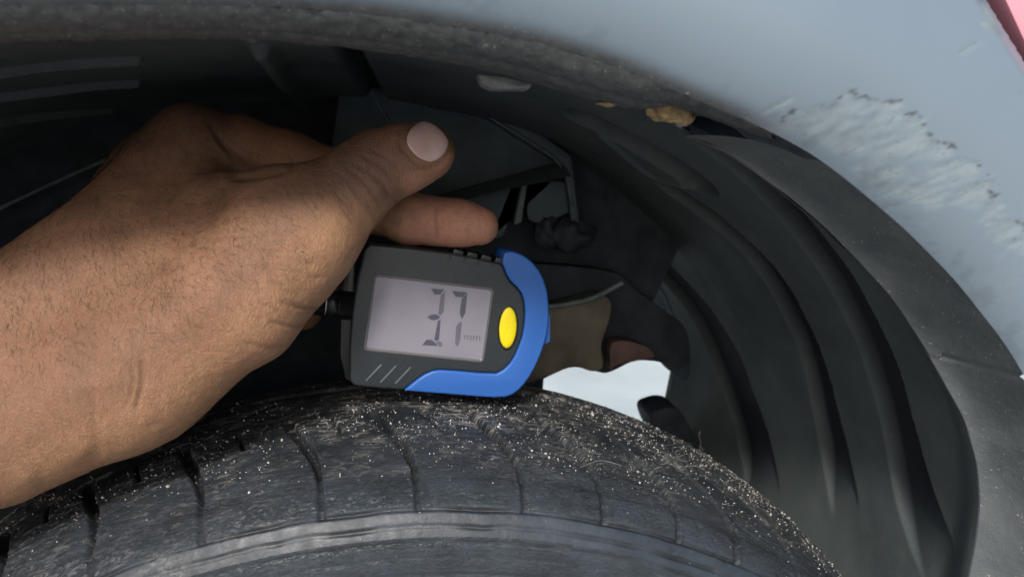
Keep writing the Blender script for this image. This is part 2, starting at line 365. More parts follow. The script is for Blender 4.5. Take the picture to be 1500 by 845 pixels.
# wheel arch liner, a trough running across the car
L_top = np.array([(-700, 260), (-420, 100), (-250, 68), (-100, 50), (0, 44), (200, 38), (400, 40), (560, 58), (700, 86), (800, 108), (900, 140), (960, 165), (1010, 190), (1040, 207)], float)
Lall = np.vstack([onY(L_top[:, 0], L_top[:, 1], YC), onY(C_in[2:, 0]+3, C_in[2:, 1]-2, YC)])
Lall = np.vstack([Lall[0]+np.array([-.03, 0, -.22]), Lall[0]+np.array([-.02, 0, -.10]), Lall, Lall[-1]+np.array([-.02, 0, -.10])])
Lp = spline(Lall, 900, 90)
tl = np.gradient(Lp, axis=0); tl /= np.linalg.norm(tl, axis=1)[:, None]; ol = np.stack([-tl[:, 2], 0*tl[:, 0], tl[:, 0]], -1)
Yl = np.linspace(YC+.002, .31, 280)
Q = np.repeat(Lp[:, None], len(Yl), 1); Q[..., 1] = Yl[None]
dY = Yl-Yl[0]
lpx0, _, _ = proj(Lp)
rightness = ss(700, 1150, lpx0)
Q += ol[:, None]*(.006*ss(0, .02, dY) - .010*ss(.02, .20, dY) - .012*ss(.20, .30, dY))[None, :, None]
lx, ly, _ = proj(Q.reshape(-1, 3)); lx = lx.reshape(Q.shape[:2]); ly = ly.reshape(Q.shape[:2])
# pressed channels: centre line (photograph positions on this surface), half width, depth
Sc = np.arange(900)*np.linalg.norm(Lp[10]-Lp[9])
def to_sY(x, y):
    d = (lx-x)**2+(ly-y)**2; k = np.unravel_index(np.argmin(d), d.shape); return Sc[k[0]], Yl[k[1]], math.sqrt(d[k])
def stroke(pts, hw, fall, taper=False):
    sy = np.array([to_sY(*p)[:2] for p in pts]); sy = spline(sy, 48, 14); best = np.full(Q.shape[:2], 9.0); par = np.zeros(Q.shape[:2])
    SS = Sc[:, None]*np.ones_like(best); YY = Yl[None]*np.ones_like(best)
    for i_, (a, b) in enumerate(zip(sy[:-1], sy[1:])):
        d = b-a; L = (d**2).sum()+1e-12; t = np.clip(((SS-a[0])*d[0]+(YY-a[1])*d[1])/L, 0, 1)
        dd_ = np.hypot(SS-a[0]-t*d[0], YY-a[1]-t*d[1]); u_ = dd_ < best; best = np.where(u_, dd_, best); par = np.where(u_, (i_+t)/47, par)
    r_ = ss(hw+fall, hw, best)
    if taper: r_ = r_*ss(1.0, .80, par)
    return r_
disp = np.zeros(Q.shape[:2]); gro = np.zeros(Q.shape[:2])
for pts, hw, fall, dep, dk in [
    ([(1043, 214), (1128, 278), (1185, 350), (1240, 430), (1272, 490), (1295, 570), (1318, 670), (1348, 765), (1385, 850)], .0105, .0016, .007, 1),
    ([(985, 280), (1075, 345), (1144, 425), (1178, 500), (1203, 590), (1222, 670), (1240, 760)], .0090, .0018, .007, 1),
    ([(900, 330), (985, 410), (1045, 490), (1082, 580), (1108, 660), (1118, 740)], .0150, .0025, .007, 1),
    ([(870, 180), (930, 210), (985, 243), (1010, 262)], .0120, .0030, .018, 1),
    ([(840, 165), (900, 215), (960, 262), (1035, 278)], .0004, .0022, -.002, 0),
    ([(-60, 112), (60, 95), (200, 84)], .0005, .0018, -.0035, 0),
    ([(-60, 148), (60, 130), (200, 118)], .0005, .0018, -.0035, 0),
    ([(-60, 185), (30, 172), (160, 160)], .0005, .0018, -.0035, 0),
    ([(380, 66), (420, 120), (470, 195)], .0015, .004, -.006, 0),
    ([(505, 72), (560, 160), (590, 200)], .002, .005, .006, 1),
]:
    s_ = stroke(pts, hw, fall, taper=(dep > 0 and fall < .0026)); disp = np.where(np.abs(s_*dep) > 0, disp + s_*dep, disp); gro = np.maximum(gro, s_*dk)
disp = np.clip(disp, -.008, .018)
nl = vnoise(Q.reshape(-1, 3), 26, 31, 3).reshape(disp.shape)
Q += ol[:, None]*(disp + .0012*nl)[..., None]
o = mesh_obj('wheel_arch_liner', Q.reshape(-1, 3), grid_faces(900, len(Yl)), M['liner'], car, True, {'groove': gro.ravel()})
o['label'] = 'black plastic liner with long pressed channels'
# little dimples and a moulded pip low on the liner
# far edge of the liner: rolled bead
edge = Q[:, -1]+np.array([0, .001, 0]); ex, ey, _ = proj(edge)
kk = np.where((ey > 380) & (ex > 800))[0]
if len(kk) > 5: tube('liner_bead', edge[kk[::4]], .0022, M['edge'], car, 8)

# inner side of the wheel housing and what is fixed to it
def plate(name, pts, Y, th, mat, bev=.0015, parent=car, rnd=False):
    """pts: (x, y[, extra Y]) outline; a solid plate th thick"""
    if rnd:
        q = [tuple(p)+(0,)*(3-len(p)) for p in pts]
        for _ in range(2):
            n_ = []
            for a_, b_ in zip(q, q[1:]+q[:1]): n_ += [tuple(.8*u+.2*v for u, v in zip(a_, b_)), tuple(.2*u+.8*v for u, v in zip(a_, b_))]
            q = n_
        pts = q
    fr = [onY(float(p[0]), float(p[1]), Y+(p[2] if len(p) > 2 else 0)) for p in pts]
    return slab(name, fr, [p+np.array([0, th, 0]) for p in fr], mat, parent, bev)
plate('inner_panel', [(-500, -120), (1100, -120), (1010, 330), (955, 445), (880, 470), (800, 500), (760, 1100), (-700, 1100)], .235, .01, M['dark'], 0)
plate('strut_tower', [(508, 60), (602, 80), (830, 236), (640, 288), (470, 300)], .205, .03, M['dark_panel'], .003)
plate('pressed_rib', [(585, 60), (604, 62), (838, 228), (850, 330), (838, 336), (826, 244), (700, 165)], .196, .012, M['dark_panel'], .003)
plate('ledge', [(640, 286, 0), (822, 236, 0), (838, 258, -.03), (650, 297, -.03)], .205, .006, M['edge'], .001)
plate('bracket', [(640, 300), (838, 256), (846, 310), (770, 332), (776, 270), (752, 262), (744, 330), (735, 352), (640, 345)], .200, .014, M['dark_panel'], .002, rnd=True)
plate('bracket_fin', [(765, 268), (774, 262), (764, 326), (752, 330)], .192, .016, M['edge'], .001)
plate('subframe', [(700, 380), (905, 395), (930, 425), (960, 445), (1010, 480), (1012, 560), (990, 552), (972, 530), (930, 527), (890, 548), (872, 544), (838, 536), (800, 553), (760, 575), (700, 575)], .222, .02, M['dark'], .002, rnd=True)
arm = plate('suspension_arm', [(720, 468), (800, 452), (850, 440), (885, 430), (898, 446), (892, 474), (880, 505), (886, 540), (868, 546), (840, 534), (806, 550), (740, 575)], .200, .02, M['tan'], .009, rnd=True)
arm['label'] = 'dusty tan arm behind the gauge'
plate('arm_fin', [(893, 502), (915, 498), (950, 508), (962, 524), (930, 528), (900, 536), (894, 546)], .196, .012, M['rusty'], .002, rnd=True)
tube('panel_seam', spline([onY(x, y, .194) for x, y in [(560, 84), (640, 126), (730, 180), (800, 222), (826, 240), (838, 300)]], 24, 3), .0007, M['edge'], car, 8)
tube('panel_seam', spline([onY(x, y, .215) for x, y in [(-60, 336), (0, 305), (70, 272), (150, 236), (230, 205)]], 20, 3), .0010, M['edge'], car, 8)
tube('panel_seam', spline([onY(x, y, .205) for x, y in [(506, 66), (552, 150), (590, 215)]], 14, 3), .0012, M['edge'], car, 8)
tube('arm_edge', spline([onY(x, y, .196) for x, y in [(770, 452), (820, 448), (868, 438), (912, 414)]], 20, 4), .0016, M['edge'], car, 8)
plate('bump_stop', [(948, 606), (978, 596), (998, 600), (1030, 660), (1010, 700), (960, 640)], .24, .03, M['dark'], .002, rnd=True)
# clip tab and rust lump under the lip
plate('clip_tab', [(700, 108), (740, 112), (782, 122), (776, 131), (722, 131), (706, 124)], .020, .010, M['tab'], .0012)
def lump(name, c, r, mat, seed, amp=.35):
    bm = bmesh.new(); bmesh.ops.create_icosphere(bm, subdivisions=4, radius=1)
    vs = np.array([v.co[:] for v in bm.verts]); n = vnoise(vs, 1.6, seed, 3)
    vs = vs*(1+amp*n[:, None])*np.array(r)[None]
    vs = vs[:, 0:1]*rt+vs[:, 1:2]*up+vs[:, 2:3]*fw+c; fs = [[v.index for v in f.verts] for f in bm.faces]; bm.free()
    return mesh_obj(name, vs, fs, mat, car)
lump('bushing', onY(838., 345., .20), (.013, .010, .010), M['dark'], 31, .5); lump('bushing', onY(800., 335., .205), (.009, .012, .008), M['dark'], 33, .5)
o = lump('rust_lump', onY(985., 162., .004), (.0078, .0042, .004), M['flake'], 4, .55); o['label'] = 'ochre lump of flaking rust under the lip'
lump('rust_flake', onY(896., 152., .008), (.0040, .0009, .0015), M['flake'], 8, .6)
lump('rust_flake', onY(1000., 176., .006), (.0028, .0022, .002), M['tab'], 9, .6)
# tail lamp past the crease at the top right corner
plate('tail_lamp', [(1466, -14), (1620, -14), (1620, 200), (1560, 150), (1520, 95), (1505, 70)], -.0105, .02, M['lamp'], .002)
o = plate('lamp_gasket', [(1461, -20), (1470, -20), (1508, 62), (1526, 98), (1560, 160), (1552, 162), (1500, 68)], -.009, .01, M['dark'], 0)
# unseen plates added above and behind to block light from the wheel housing
tp = P[:, -1]; k0, k1 = 0, na-1
zt = .95
mesh_obj('light_block_rear', [(-1.6, .26, .83), (1.2, .26, .83), (1.2, .9, .40), (-1.6, .9, .40)], [(0, 1, 2, 3)], M['dark'], car, False)
mesh_obj('light_block_top', [(-.8, -.004, .83), (.8, -.004, .83), (.8, .28, .83), (-.8, .28, .83)], [(0, 1, 2, 3)], M['dark'], car, False)

# ------------------------------------------------------------------ tyre
tyre = empty('tyre', (0, .09*SC-.7, ZC), car)
tyre['label'] = 'worn black tyre with cracked shoulder and sandy dust'
prof = np.array([(.012, .205), (.004, .222), (-.001, .245), (0.0, .262), (.002, .275), (.005, .285), (.012, .296), (.022, .304), (.035, .309), (.06, .313), (.09, .3145), (.12, .3145), (.15, .312), (.172, .306), (.186, .296), (.194, .275), (.192, .24), (.182, .205)])*SC
T_DR, T_CX, T_CZ, T_CY, T_ST, T_CA = .0669, -.01073, -.01355, .03586, .02103, .05942
def tyre_place(RR, YY, TH):
    r = RR/SC+T_DR; x = r*np.sin(TH); z = r*np.cos(TH); y = YY/SC-.095
    y, z = y*math.cos(T_CA)-z*math.sin(T_CA), y*math.sin(T_CA)+z*math.cos(T_CA)
    x, y = x*math.cos(T_ST)-y*math.sin(T_ST), x*math.sin(T_ST)+y*math.cos(T_ST)
    y = y+(.31+T_DR)*math.sin(T_CA)*math.cos(T_ST)
    return np.stack([(x+T_CX)*SC, (y+.095+T_CY)*SC, (z+T_CZ-T_DR)*SC+ZC], -1)
GRV = np.array([-64, -57, -50, -43, -36, -28.7, -21.6, -13.9, -5.6, 1.15, 8.95, 15.1, 21.5, 26.9, 33.5, 40.5, 47.5, 54.5, 61.5, 68])
def tyre_part(name, i_from, i_to, n, thetas, tread):
    pr = smooth(resample(prof, 600), 25)
    arc = np.r_[0, np.cumsum(np.linalg.norm(np.diff(pr, axis=0), axis=1))]
    a = np.linspace(arc[i_from], arc[i_to], n) if np.isscalar(n) else n
    Y = np.interp(a, arc, pr[:, 0]); R = np.interp(a, arc, pr[:, 1])
    dYv = np.gradient(Y, a); dR = np.gradient(R, a); nY = -dR; nR = dYv      # outward profile normal
    flip = np.sign(nR[len(nR)//2]) if tread else 1; 
    if nY[0] > 0 and not tread: nY, nR = -nY, -nR
    th = thetas; TH, YY = np.meshgrid(th, Y, indexing='ij'); RR = np.meshgrid(th, R, indexing='ij')[1]
    AA = np.meshgrid(th, a, indexing='ij')[1]
    deg = np.degrees(TH); d = np.zeros_like(TH); y = YY/SC
    tuv = np.stack([TH*.32, AA, 0*AA], -1).reshape(-1, 3)
    n1 = vnoise(tuv, 55, 41, 3).reshape(TH.shape); n2 = vnoise(tuv, 260, 42, 3).reshape(TH.shape)
    yw = y + .0007*n1 + .00025*n2
    if tread:
        cl = -38.*(y-.0155) + 1.0*np.sin((y-.0155)*62)*.5 + .10*n1 + .06*n2
        q_ = deg-cl; k = np.abs(q_[..., None]-GRV).argmin(-1); dd = (q_-GRV[k])*np.pi/180*.32
        fade_in = ss(.024, .038, y)*ss(.100, .078, y)
        wv = .0010+.0014*ss(.03, .06, y)
        d -= .0045*fade_in*ss(wv+.0005, wv*.7, np.abs(dd))
        low = ss(.0125, .0145, y)*ss(.036, .026, y)
        d -= .0016*low*ss(.0017, .0006, np.abs(dd)) + .0005*low*ss(0, .003, dd)*ss(.008, .003, dd)
        far = ss(.150, .154, y)*0
        mids = (GRV[1:]+GRV[:-1])/2; k2 = np.abs(q_[..., None]-mids).argmin(-1); dd2 = (q_-mids[k2])*np.pi/180*.32
        sip = ss(.066, .071, y)*ss(.094, .088, y)*ss(.0011, .0005, np.abs(dd2)); d -= .0030*sip
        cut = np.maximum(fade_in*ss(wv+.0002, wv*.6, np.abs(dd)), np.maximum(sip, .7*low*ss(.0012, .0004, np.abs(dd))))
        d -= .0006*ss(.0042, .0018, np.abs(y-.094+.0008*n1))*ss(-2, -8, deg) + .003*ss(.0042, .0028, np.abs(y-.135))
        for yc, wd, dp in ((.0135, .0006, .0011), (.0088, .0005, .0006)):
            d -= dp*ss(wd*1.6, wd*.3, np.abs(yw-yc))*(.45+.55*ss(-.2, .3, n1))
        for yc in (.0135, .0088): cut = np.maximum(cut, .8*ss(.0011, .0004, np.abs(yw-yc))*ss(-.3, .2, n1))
        blk = ss(.0135, .0152, yw)*ss(.0285, .024, y)
        d += .0006*blk
    else:
        r = RR/SC + .0004*n1+.00015*n2
        for rc, wd, dp in ((.2855, .0006, .0008), (.2790, .0004, .0006), (.2715, .0005, .0006), (.2690, .0004, -.0006), (.259, .0012, -.0010), (.246, .0010, -.0008)):
            d -= dp*ss(wd*1.5, wd*.3, np.abs(r-rc))*(.5+.5*ss(-.3, .2, n1))
    d += .00022*n1 + .00012*n2
    cr = vnoise(tuv*np.array([.5, 1.5, 1])+.0006*vnoise(tuv, 300, 46, 2)[:, None], 260, 45, 3).reshape(TH.shape)
    crk_zone = ss(.013, .018, y)*ss(.065, .040, y) if tread else .25*np.ones_like(y)
    d -= .00055*crk_zone*ss(.09, .0, np.abs(cr))*(ss(-.3, .1, n1))
    v = tyre_place(RR+d*nR[None], YY+d*nY[None], TH).reshape(-1, 3)
    dirt = (ss(.018, .05, y)*(.55+.45*ss(.05, .09, y))*(1.0-.35*ss(8, 20, deg)) if tread else .05*np.ones_like(y))
    if tread: dirt = np.maximum(dirt, .35*ss(-4, -16, deg))
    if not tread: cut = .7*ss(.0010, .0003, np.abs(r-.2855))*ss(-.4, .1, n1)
    crack = (ss(.012, .02, y)*ss(.075, .05, y) if tread else .35*np.ones_like(y))
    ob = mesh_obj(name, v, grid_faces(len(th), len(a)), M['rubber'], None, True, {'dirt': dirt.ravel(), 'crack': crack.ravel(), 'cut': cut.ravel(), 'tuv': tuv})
    adopt(ob, tyre); return ob, (th, a, v.reshape(len(th), len(a), 3), arc)
th_vis = np.radians(np.arange(-44, 44, .12)); th_rest = np.radians(np.linspace(44, 316, 70)); TH = np.r_[th_vis, th_rest]
pr_ = smooth(resample(prof, 600), 25); isp = int(np.argmin(np.abs(pr_[:, 1]/SC-.2875)+(pr_[:, 0] > .1*SC)*9))
arc_ = np.r_[0, np.cumsum(np.linalg.norm(np.diff(pr_, axis=0), axis=1))]
imid = int(np.argmin(abs(pr_[:, 0]-.16*SC))); iend = 599
a_t = np.r_[np.linspace(arc_[isp], arc_[imid], 260), np.linspace(arc_[imid]+.001, arc_[iend], 40)]
tread, TD = tyre_part('tread', isp, iend, a_t, TH, True)
side, SD = tyre_part('sidewall', 0, isp, 110, TH, False)

# ------------------------------------------------------------------ sand grains caught on the rubber
th, a, TV, _ = TD
gv, gf, gt = [], [], []
ico_v = np.array([(0, 0, 1), (.894, 0, .447), (.276, .851, .447), (-.724, .526, .447), (-.724, -.526, .447), (.276, -.851, .447), (.724, .526, -.447), (-.276, .851, -.447), (-.894, 0, -.447), (-.276, -.851, -.447), (.724, -.526, -.447), (0, 0, -1)])
ico_f = [(0, 1, 2), (0, 2, 3), (0, 3, 4), (0, 4, 5), (0, 5, 1), (1, 6, 2), (2, 7, 3), (3, 8, 4), (4, 9, 5), (5, 10, 1), (6, 7, 2), (7, 8, 3), (8, 9, 4), (9, 10, 5), (10, 6, 1), (6, 11, 7), (7, 11, 8), (8, 11, 9), (9, 11, 10), (10, 11, 6)]
cnt = 0
nvis = len(th_vis)
while cnt < 5600:
    i = rng.integers(0, nvis); j = rng.integers(0, 260)
    p = TV[i, j]; y = float(np.interp(a[j], TD[3], pr_[:, 0]))/SC; de = math.degrees(th[i])
    pr = float(ss(.024, .06, y)*.9 + .035)
    pr *= .45 + .55*float(ss(-8, 6, de))
    cl = float(vnoise(np.array([[th[i]*.32, a[j], 0]]), 70, 77, 2)[0]); pr *= float((.25+.75*ss(-.2, .4, cl)))
    if rng.random() > pr: continue
    r = .00012+.00024*rng.random()**3 + (.00045*rng.random() if rng.random() < .05 else 0)
    nr = np.array([math.sin(th[i]), -.25*float(ss(.05, .02, p[1]/SC-.036)), math.cos(th[i])]); nr /= np.linalg.norm(nr)
    R_ = ico_v*r*(1+.35*(rng.random((12, 1))-.5))*(rng.random(3)*.6+.7)
    jit = rng.normal(0, .0003, 3); b = len(gv)*12
    gv.append(R_+p+nr*r*.5+jit*np.array([1, 1, 0])); gf += [(x+b, y_+b, z+b) for x, y_, z in ico_f]; gt += [rng.random()]*12; cnt += 1
o = mesh_obj('sand_grains', np.vstack(gv), gf, M['sand'], None, False, {'tone': gt})
tag(o, 'pale sand grains and grit scattered over the tyre shoulder', None, 'stuff')
# lint caught on the shoulder
pts = []
lv, lfc = [], []
def tyre_pt(x, y):
    q = TV[max(0,0):nvis, :260].reshape(-1, 3); a_, b_, c_ = proj(q); k = np.argmin((a_-x)**2+(b_-y)**2+ (c_ > .45)*1e6); return q[k]
def strand(path, rad):
    P0 = np.array([tyre_pt(*p[:2])+np.array([0, -.0005, 1])*(.0012+(p[2] if len(p) > 2 else 0)) for p in path]); P0 = spline(P0, 40, 3)
    n = 5; t = np.gradient(P0, axis=0); t /= np.linalg.norm(t, axis=1)[:, None]+1e-9; aa = np.cross(t, [0, .6, .8]); aa /= np.linalg.norm(aa, axis=1)[:, None]+1e-9; bb = np.cross(t, aa)
    h = np.linspace(0, 2*np.pi, n, endpoint=False); v = P0[:, None]+rad*(np.cos(h)[None, :, None]*aa[:, None]+np.sin(h)[None, :, None]*bb[:, None])
    base = sum(len(x) for x in lv); lv.append(v.reshape(-1, 3)); lfc.extend([tuple(int(z)+base for z in q) for q in grid_faces(40, n, True)])
strand([(850, 688), (880, 676), (905, 684), (935, 692), (965, 690), (985, 676), (1005, 668)], .00010)
strand([(985, 690), (995, 665), (1010, 655), (1020, 672), (1000, 682), (985, 668), (1012, 650)], .00008)
strand([(1024, 664, 0), (1030, 655, .004), (1027, 650, .008), (1033, 645, .011)], .00009)
strand([(975, 680), (990, 688), (1015, 684), (1030, 690)], .00007)
for _ in range(14):
    x0, y0 = 1000+rng.normal(0, 14), 674+rng.normal(0, 8); strand([(x0+rng.normal(0, 12), y0+rng.normal(0, 8), abs(rng.normal(0, .001))) for _ in range(4)], .00006)
o = mesh_obj('lint_thread', np.vstack(lv), lfc, M['lint'])
tag(o, 'wispy tuft of grey thread caught on the tyre shoulder below the pale gap', 'lint')
# ------------------------------------------------------------------ hand and forearm: one continuous surface
def C3(px, py, d): return np.array([(px-W0/2)/F*d, -(py-H0/2)/F*d, d])
def chain(pts): return [(C3(a[0], a[1], a[2]), a[3]/F*a[2]) for a in pts]
G_PALM = [  # forearm, wrist, back of the hand, thumb   (x, y, depth, radius in photograph pixels)
    [(-420, 745, .262, 112), (-120, 695, .262, 108), (60, 612, .266, 98), (190, 548, .270, 92)],
    [(-420, 560, .272, 130), (-120, 530, .278, 118), (40, 480, .284, 106), (150, 410, .290, 92)],
    [(-420, 650, .290, 120), (-120, 600, .292, 110), (60, 540, .292, 100), (220, 470, .292, 90)],
    [(150, 408, .292, 88), (220, 320, .302, 76), (285, 222, .312, 68)],
    [(190, 552, .270, 88), (345, 440, .270, 98), (430, 352, .276, 84)],
    [(240, 400, .290, 80), (330, 330, .290, 66), (400, 310, .286, 60)],
    [(200, 420, .310, 80), (240, 260, .330, 66)], [(170, 440, .325, 80), (200, 300, .345, 62)],
]
G_THUMB = [[(420, 358, .276, 84), (470, 316, .278, 68), (515, 276, .280, 58), (552, 247, .281, 53), (592, 232, .282, 47), (623, 222, .284, 43)]]
G_INDEX = [[(288, 224, .312, 66), (350, 222, .316, 50), (420, 240, .321, 46), (500, 268, .326, 45), (545, 298, .322, 41), (600, 320, .318, 37), (640, 324.5, .3175, 33.5), (672, 327, .317, 33), (702, 331, .3165, 28)]]
G_OTHER = [[(235, 255, .335, 60), (350, 300, .352, 46), (430, 350, .356, 42), (468, 410, .352, 34)],
           [(200, 300, .345, 58), (320, 350, .362, 44), (400, 410, .362, 40), (440, 452, .356, 32)],
           [(170, 360, .345, 56), (280, 420, .365, 40), (360, 470, .362, 34)]]
vox = .0009
lo = np.array([-.245, -.075, .215]); hi = np.array([.012, .090, .400]); nx, ny, nz = ((hi-lo)/vox).astype(int)
gx_, gy_, gz_ = [np.arange(n)*vox+l for n, l in zip((nx, ny, nz), lo)]
X3 = gx_[:, None, None].astype(np.float32); Y3 = gy_[None, :, None].astype(np.float32); Z3 = gz_[None, None, :].astype(np.float32)
def rcone(a, ra, b, rb, X, Y, Z):
    d = b-a; L = float(d@d)+1e-12
    t = np.clip(((X-a[0])*d[0]+(Y-a[1])*d[1]+(Z-a[2])*d[2])/L, 0, 1)
    return np.sqrt((X-a[0]-t*d[0])**2+(Y-a[1]-t*d[1])**2+(Z-a[2]-t*d[2])**2)-(ra+t*(rb-ra))
def smin(a, b, k):
    h = np.maximum(k-np.abs(a-b), 0)/k; return np.minimum(a, b)-h*h*k*.25
def group(chains, k, X, Y, Z):
    r = None
    for ch in chains:
        c_ = chain(ch); q = None
        for (a_, ra), (b_, rb) in zip(c_[:-1], c_[1:]):
            s_ = rcone(a_, ra, b_, rb, X, Y, Z); q = s_ if q is None else smin(q, s_, .004)
        r = q if r is None else smin(r, q, k)
    return r
def hand_sdf(X, Y, Z):
    palm = group(G_PALM, .022, X, Y, Z)
    palm = smin(palm, group(G_THUMB, .004, X, Y, Z), .010)
    idx = group(G_INDEX, .004, X, Y, Z)
    oth = group(G_OTHER, .002, X, Y, Z)
    r = smin(palm, oth, .006)
    return smin(r, idx, .0032)
f3 = hand_sdf(X3, Y3, Z3)
def surface_nets(f, lo, h):
    ins = f < 0; nx, ny, nz = f.shape
    c_ = ins[:-1, :-1, :-1].astype(np.int8)
    cnt = np.zeros((nx-1, ny-1, nz-1), np.int8)
    for a_ in (0, 1):
        for b_ in (0, 1):
            for d_ in (0, 1): cnt += ins[a_:nx-1+a_, b_:ny-1+b_, d_:nz-1+d_]
    mixed = (cnt > 0) & (cnt < 8); cells = np.argwhere(mixed); idx = -np.ones(mixed.shape, np.int64); idx[mixed] = np.arange(len(cells))
    P_ = np.zeros((len(cells), 3)); n_ = np.zeros(len(cells))
    corners = [(a_, b_, d_) for a_ in (0, 1) for b_ in (0, 1) for d_ in (0, 1)]
    vals = {c0: f[cells[:, 0]+c0[0], cells[:, 1]+c0[1], cells[:, 2]+c0[2]] for c0 in corners}
    for c0 in corners:
        for ax in range(3):
            if c0[ax] == 0:
                c1 = list(c0); c1[ax] = 1; c1 = tuple(c1); v0_, v1_ = vals[c0], vals[c1]; m_ = (v0_ < 0) != (v1_ < 0)
                t = np.where(m_, v0_/(v0_-v1_+1e-20), 0); p_ = np.array(c0)[None]+np.eye(3)[ax][None]*t[:, None]; P_ += p_*m_[:, None]; n_ += m_
    verts = lo+(cells+P_/n_[:, None])*h; faces = []
    for ax in range(3):
        o1, o2 = [(1, 2), (2, 0), (0, 1)][ax]
        a_ = [slice(None)]*3; b_ = [slice(None)]*3; a_[ax] = slice(0, -1); b_[ax] = slice(1, None)
        e = np.argwhere(ins[tuple(a_)] != ins[tuple(b_)]); e = e[(e[:, o1] > 0) & (e[:, o2] > 0) & (e[:, o1] < f.shape[o1]-1) & (e[:, o2] < f.shape[o2]-1)]
        s_ = ins[e[:, 0], e[:, 1], e[:, 2]]
        d1 = np.zeros(3, int); d1[o1] = 1; d2 = np.zeros(3, int); d2[o2] = 1
        q = np.stack([idx[tuple((e-d1*i-d2*j).T)] for i, j in ((0, 0), (1, 0), (1, 1), (0, 1))], -1)
        q[~s_] = q[~s_][:, ::-1]; faces.append(q)
    return verts, np.vstack(faces)
hv, hf = surface_nets(f3, lo, vox); del f3
def grad(p, e=.0004):
    g_ = np.stack([hand_sdf(p[:, 0]+e*(k == 0), p[:, 1]+e*(k == 1), p[:, 2]+e*(k == 2))-hand_sdf(p[:, 0]-e*(k == 0), p[:, 1]-e*(k == 1), p[:, 2]-e*(k == 2)) for k in range(3)], -1)
    return g_/(np.linalg.norm(g_, axis=1)[:, None]+1e-12)
for _ in range(2):
    gr_ = grad(hv); hv = hv-gr_*hand_sdf(hv[:, 0], hv[:, 1], hv[:, 2])[:, None]*.9
gr_ = grad(hv)
hx = W0/2+F*hv[:, 0]/hv[:, 2]; hy = H0/2-F*hv[:, 1]/hv[:, 2]; facing = gr_[:, 2] < .15
def seg_d(pts, x, y):
    pts = np.array(pts, float); best = np.full(len(x), 1e9); par = np.zeros(len(x))
    for i, (a_, b_) in enumerate(zip(pts[:-1], pts[1:])):
        d = b_-a_; t = np.clip(((x-a_[0])*d[0]+(y-a_[1])*d[1])/(d@d), 0, 1); dd = np.hypot(x-a_[0]-t*d[0], y-a_[1]-t*d[1]); u_ = dd < best
        best = np.where(u_, dd, best); par = np.where(u_, (i+t)/(len(pts)-1), par)
    return best, par
dsp = np.zeros(len(hv)); dark = np.zeros(len(hv))
def crease_(pts, wd, dep, dk=.3, zlo=0, zhi=1):
    global dsp, dark
    d, t = seg_d(pts, hx, hy); e_ = ss(0, .18, t)*ss(1, .82, t); m_ = facing*(hv[:, 2] > zlo)*(hv[:, 2] < zhi)
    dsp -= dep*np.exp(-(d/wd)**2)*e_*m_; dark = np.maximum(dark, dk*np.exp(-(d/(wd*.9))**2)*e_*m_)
# joint folds, web fold, wrist folds, tendon bulges (positive depth = fold, negative = bulge)
for pts, wd, dep, dk in [
    ([(512, 236), (540, 252), (562, 272), (572, 292)], 3.2, .0006, .85), ([(500, 240), (528, 262), (552, 286)], 2.6, .0005, .5), ([(524, 226), (556, 240), (578, 262)], 2.6, .0004, .4), ([(488, 246), (510, 268), (530, 292)], 2.6, .0003, .3),
    ([(540, 216), (570, 232), (588, 250)], 3.5, .0003, .2), ([(640, 296), (638, 322), (640, 352)], 3.2, .0006, .35), ([(600, 296), (604, 320), (610, 342)], 5, .0004, .15),
    ([(332, 262), (360, 262), (395, 256), (425, 250)], 5, .0010, .7), ([(312, 190), (335, 220), (368, 252)], 5, .0010, .6), ([(300, 165), (318, 200), (350, 240)], 5, .0004, .25), ([(425, 252), (428, 240), (426, 226)], 3, .0005, .5),
    ([(206, 520), (208, 560), (196, 610)], 3.2, .0007, .5), ([(192, 525), (194, 565), (184, 600)], 3, .0005, .4), ([(180, 530), (180, 565), (172, 600)], 4, .0003, .15), ([(136, 560), (134, 600), (142, 650), (150, 680)], 5, .0003, .15),
    ([(120, 560), (140, 640), (130, 700)], 12, .0003, .05), ([(405, 440), (440, 452), (470, 452)], 3, .0005, .35), ([(390, 470), (430, 480), (455, 478)], 3, .0005, .3), ([(350, 500), (395, 512), (430, 505)], 3.5, .0003, .1),
    ([(40, 712), (110, 690), (190, 640)], 16, .0006, .03), ([(590, 330), (565, 318), (545, 330)], 5, .0004, .1),
    ([(160, 240), (215, 330), (290, 400)], 26, -.0010, 0), ([(120, 520), (240, 470), (360, 400)], 30, -.0008, 0), ([(240, 300), (300, 290), (330, 262)], 20, .0010, .05), ([(60, 440), (130, 500), (150, 560)], 30, .0010, .05)]:
    crease_(pts, wd, dep, dk)
# fine wrinkle fans over the thumb base and web
for k in range(16):
    a_ = -40+k*9+rng.normal(0, 3); x0, y0 = 395+rng.normal(0, 30), 330+k*7+rng.normal(0, 8); L_ = 22+rng.random()*34
    dx, dy = math.cos(math.radians(a_*.35-12)), math.sin(math.radians(a_*.35-12)); crease_([(x0, y0), (x0+dx*L_*.5, y0+dy*L_*.5+2), (x0+dx*L_, y0+dy*L_)], 2.6, .00015, .22)
for k in range(34):
    x0, y0 = 480+rng.normal(0, 34), 262+rng.normal(0, 16); L_ = 18+rng.random()*22; crease_([(x0, y0), (x0+L_*.5, y0+L_*.55), (x0+L_*.8, y0+L_*1.1)], 2.0, .00010, .45)
hn = vnoise(hv, 120, 51, 3); hn2 = vnoise(hv, 380, 52, 2)
dsp += .00035*hn + .00010*hn2
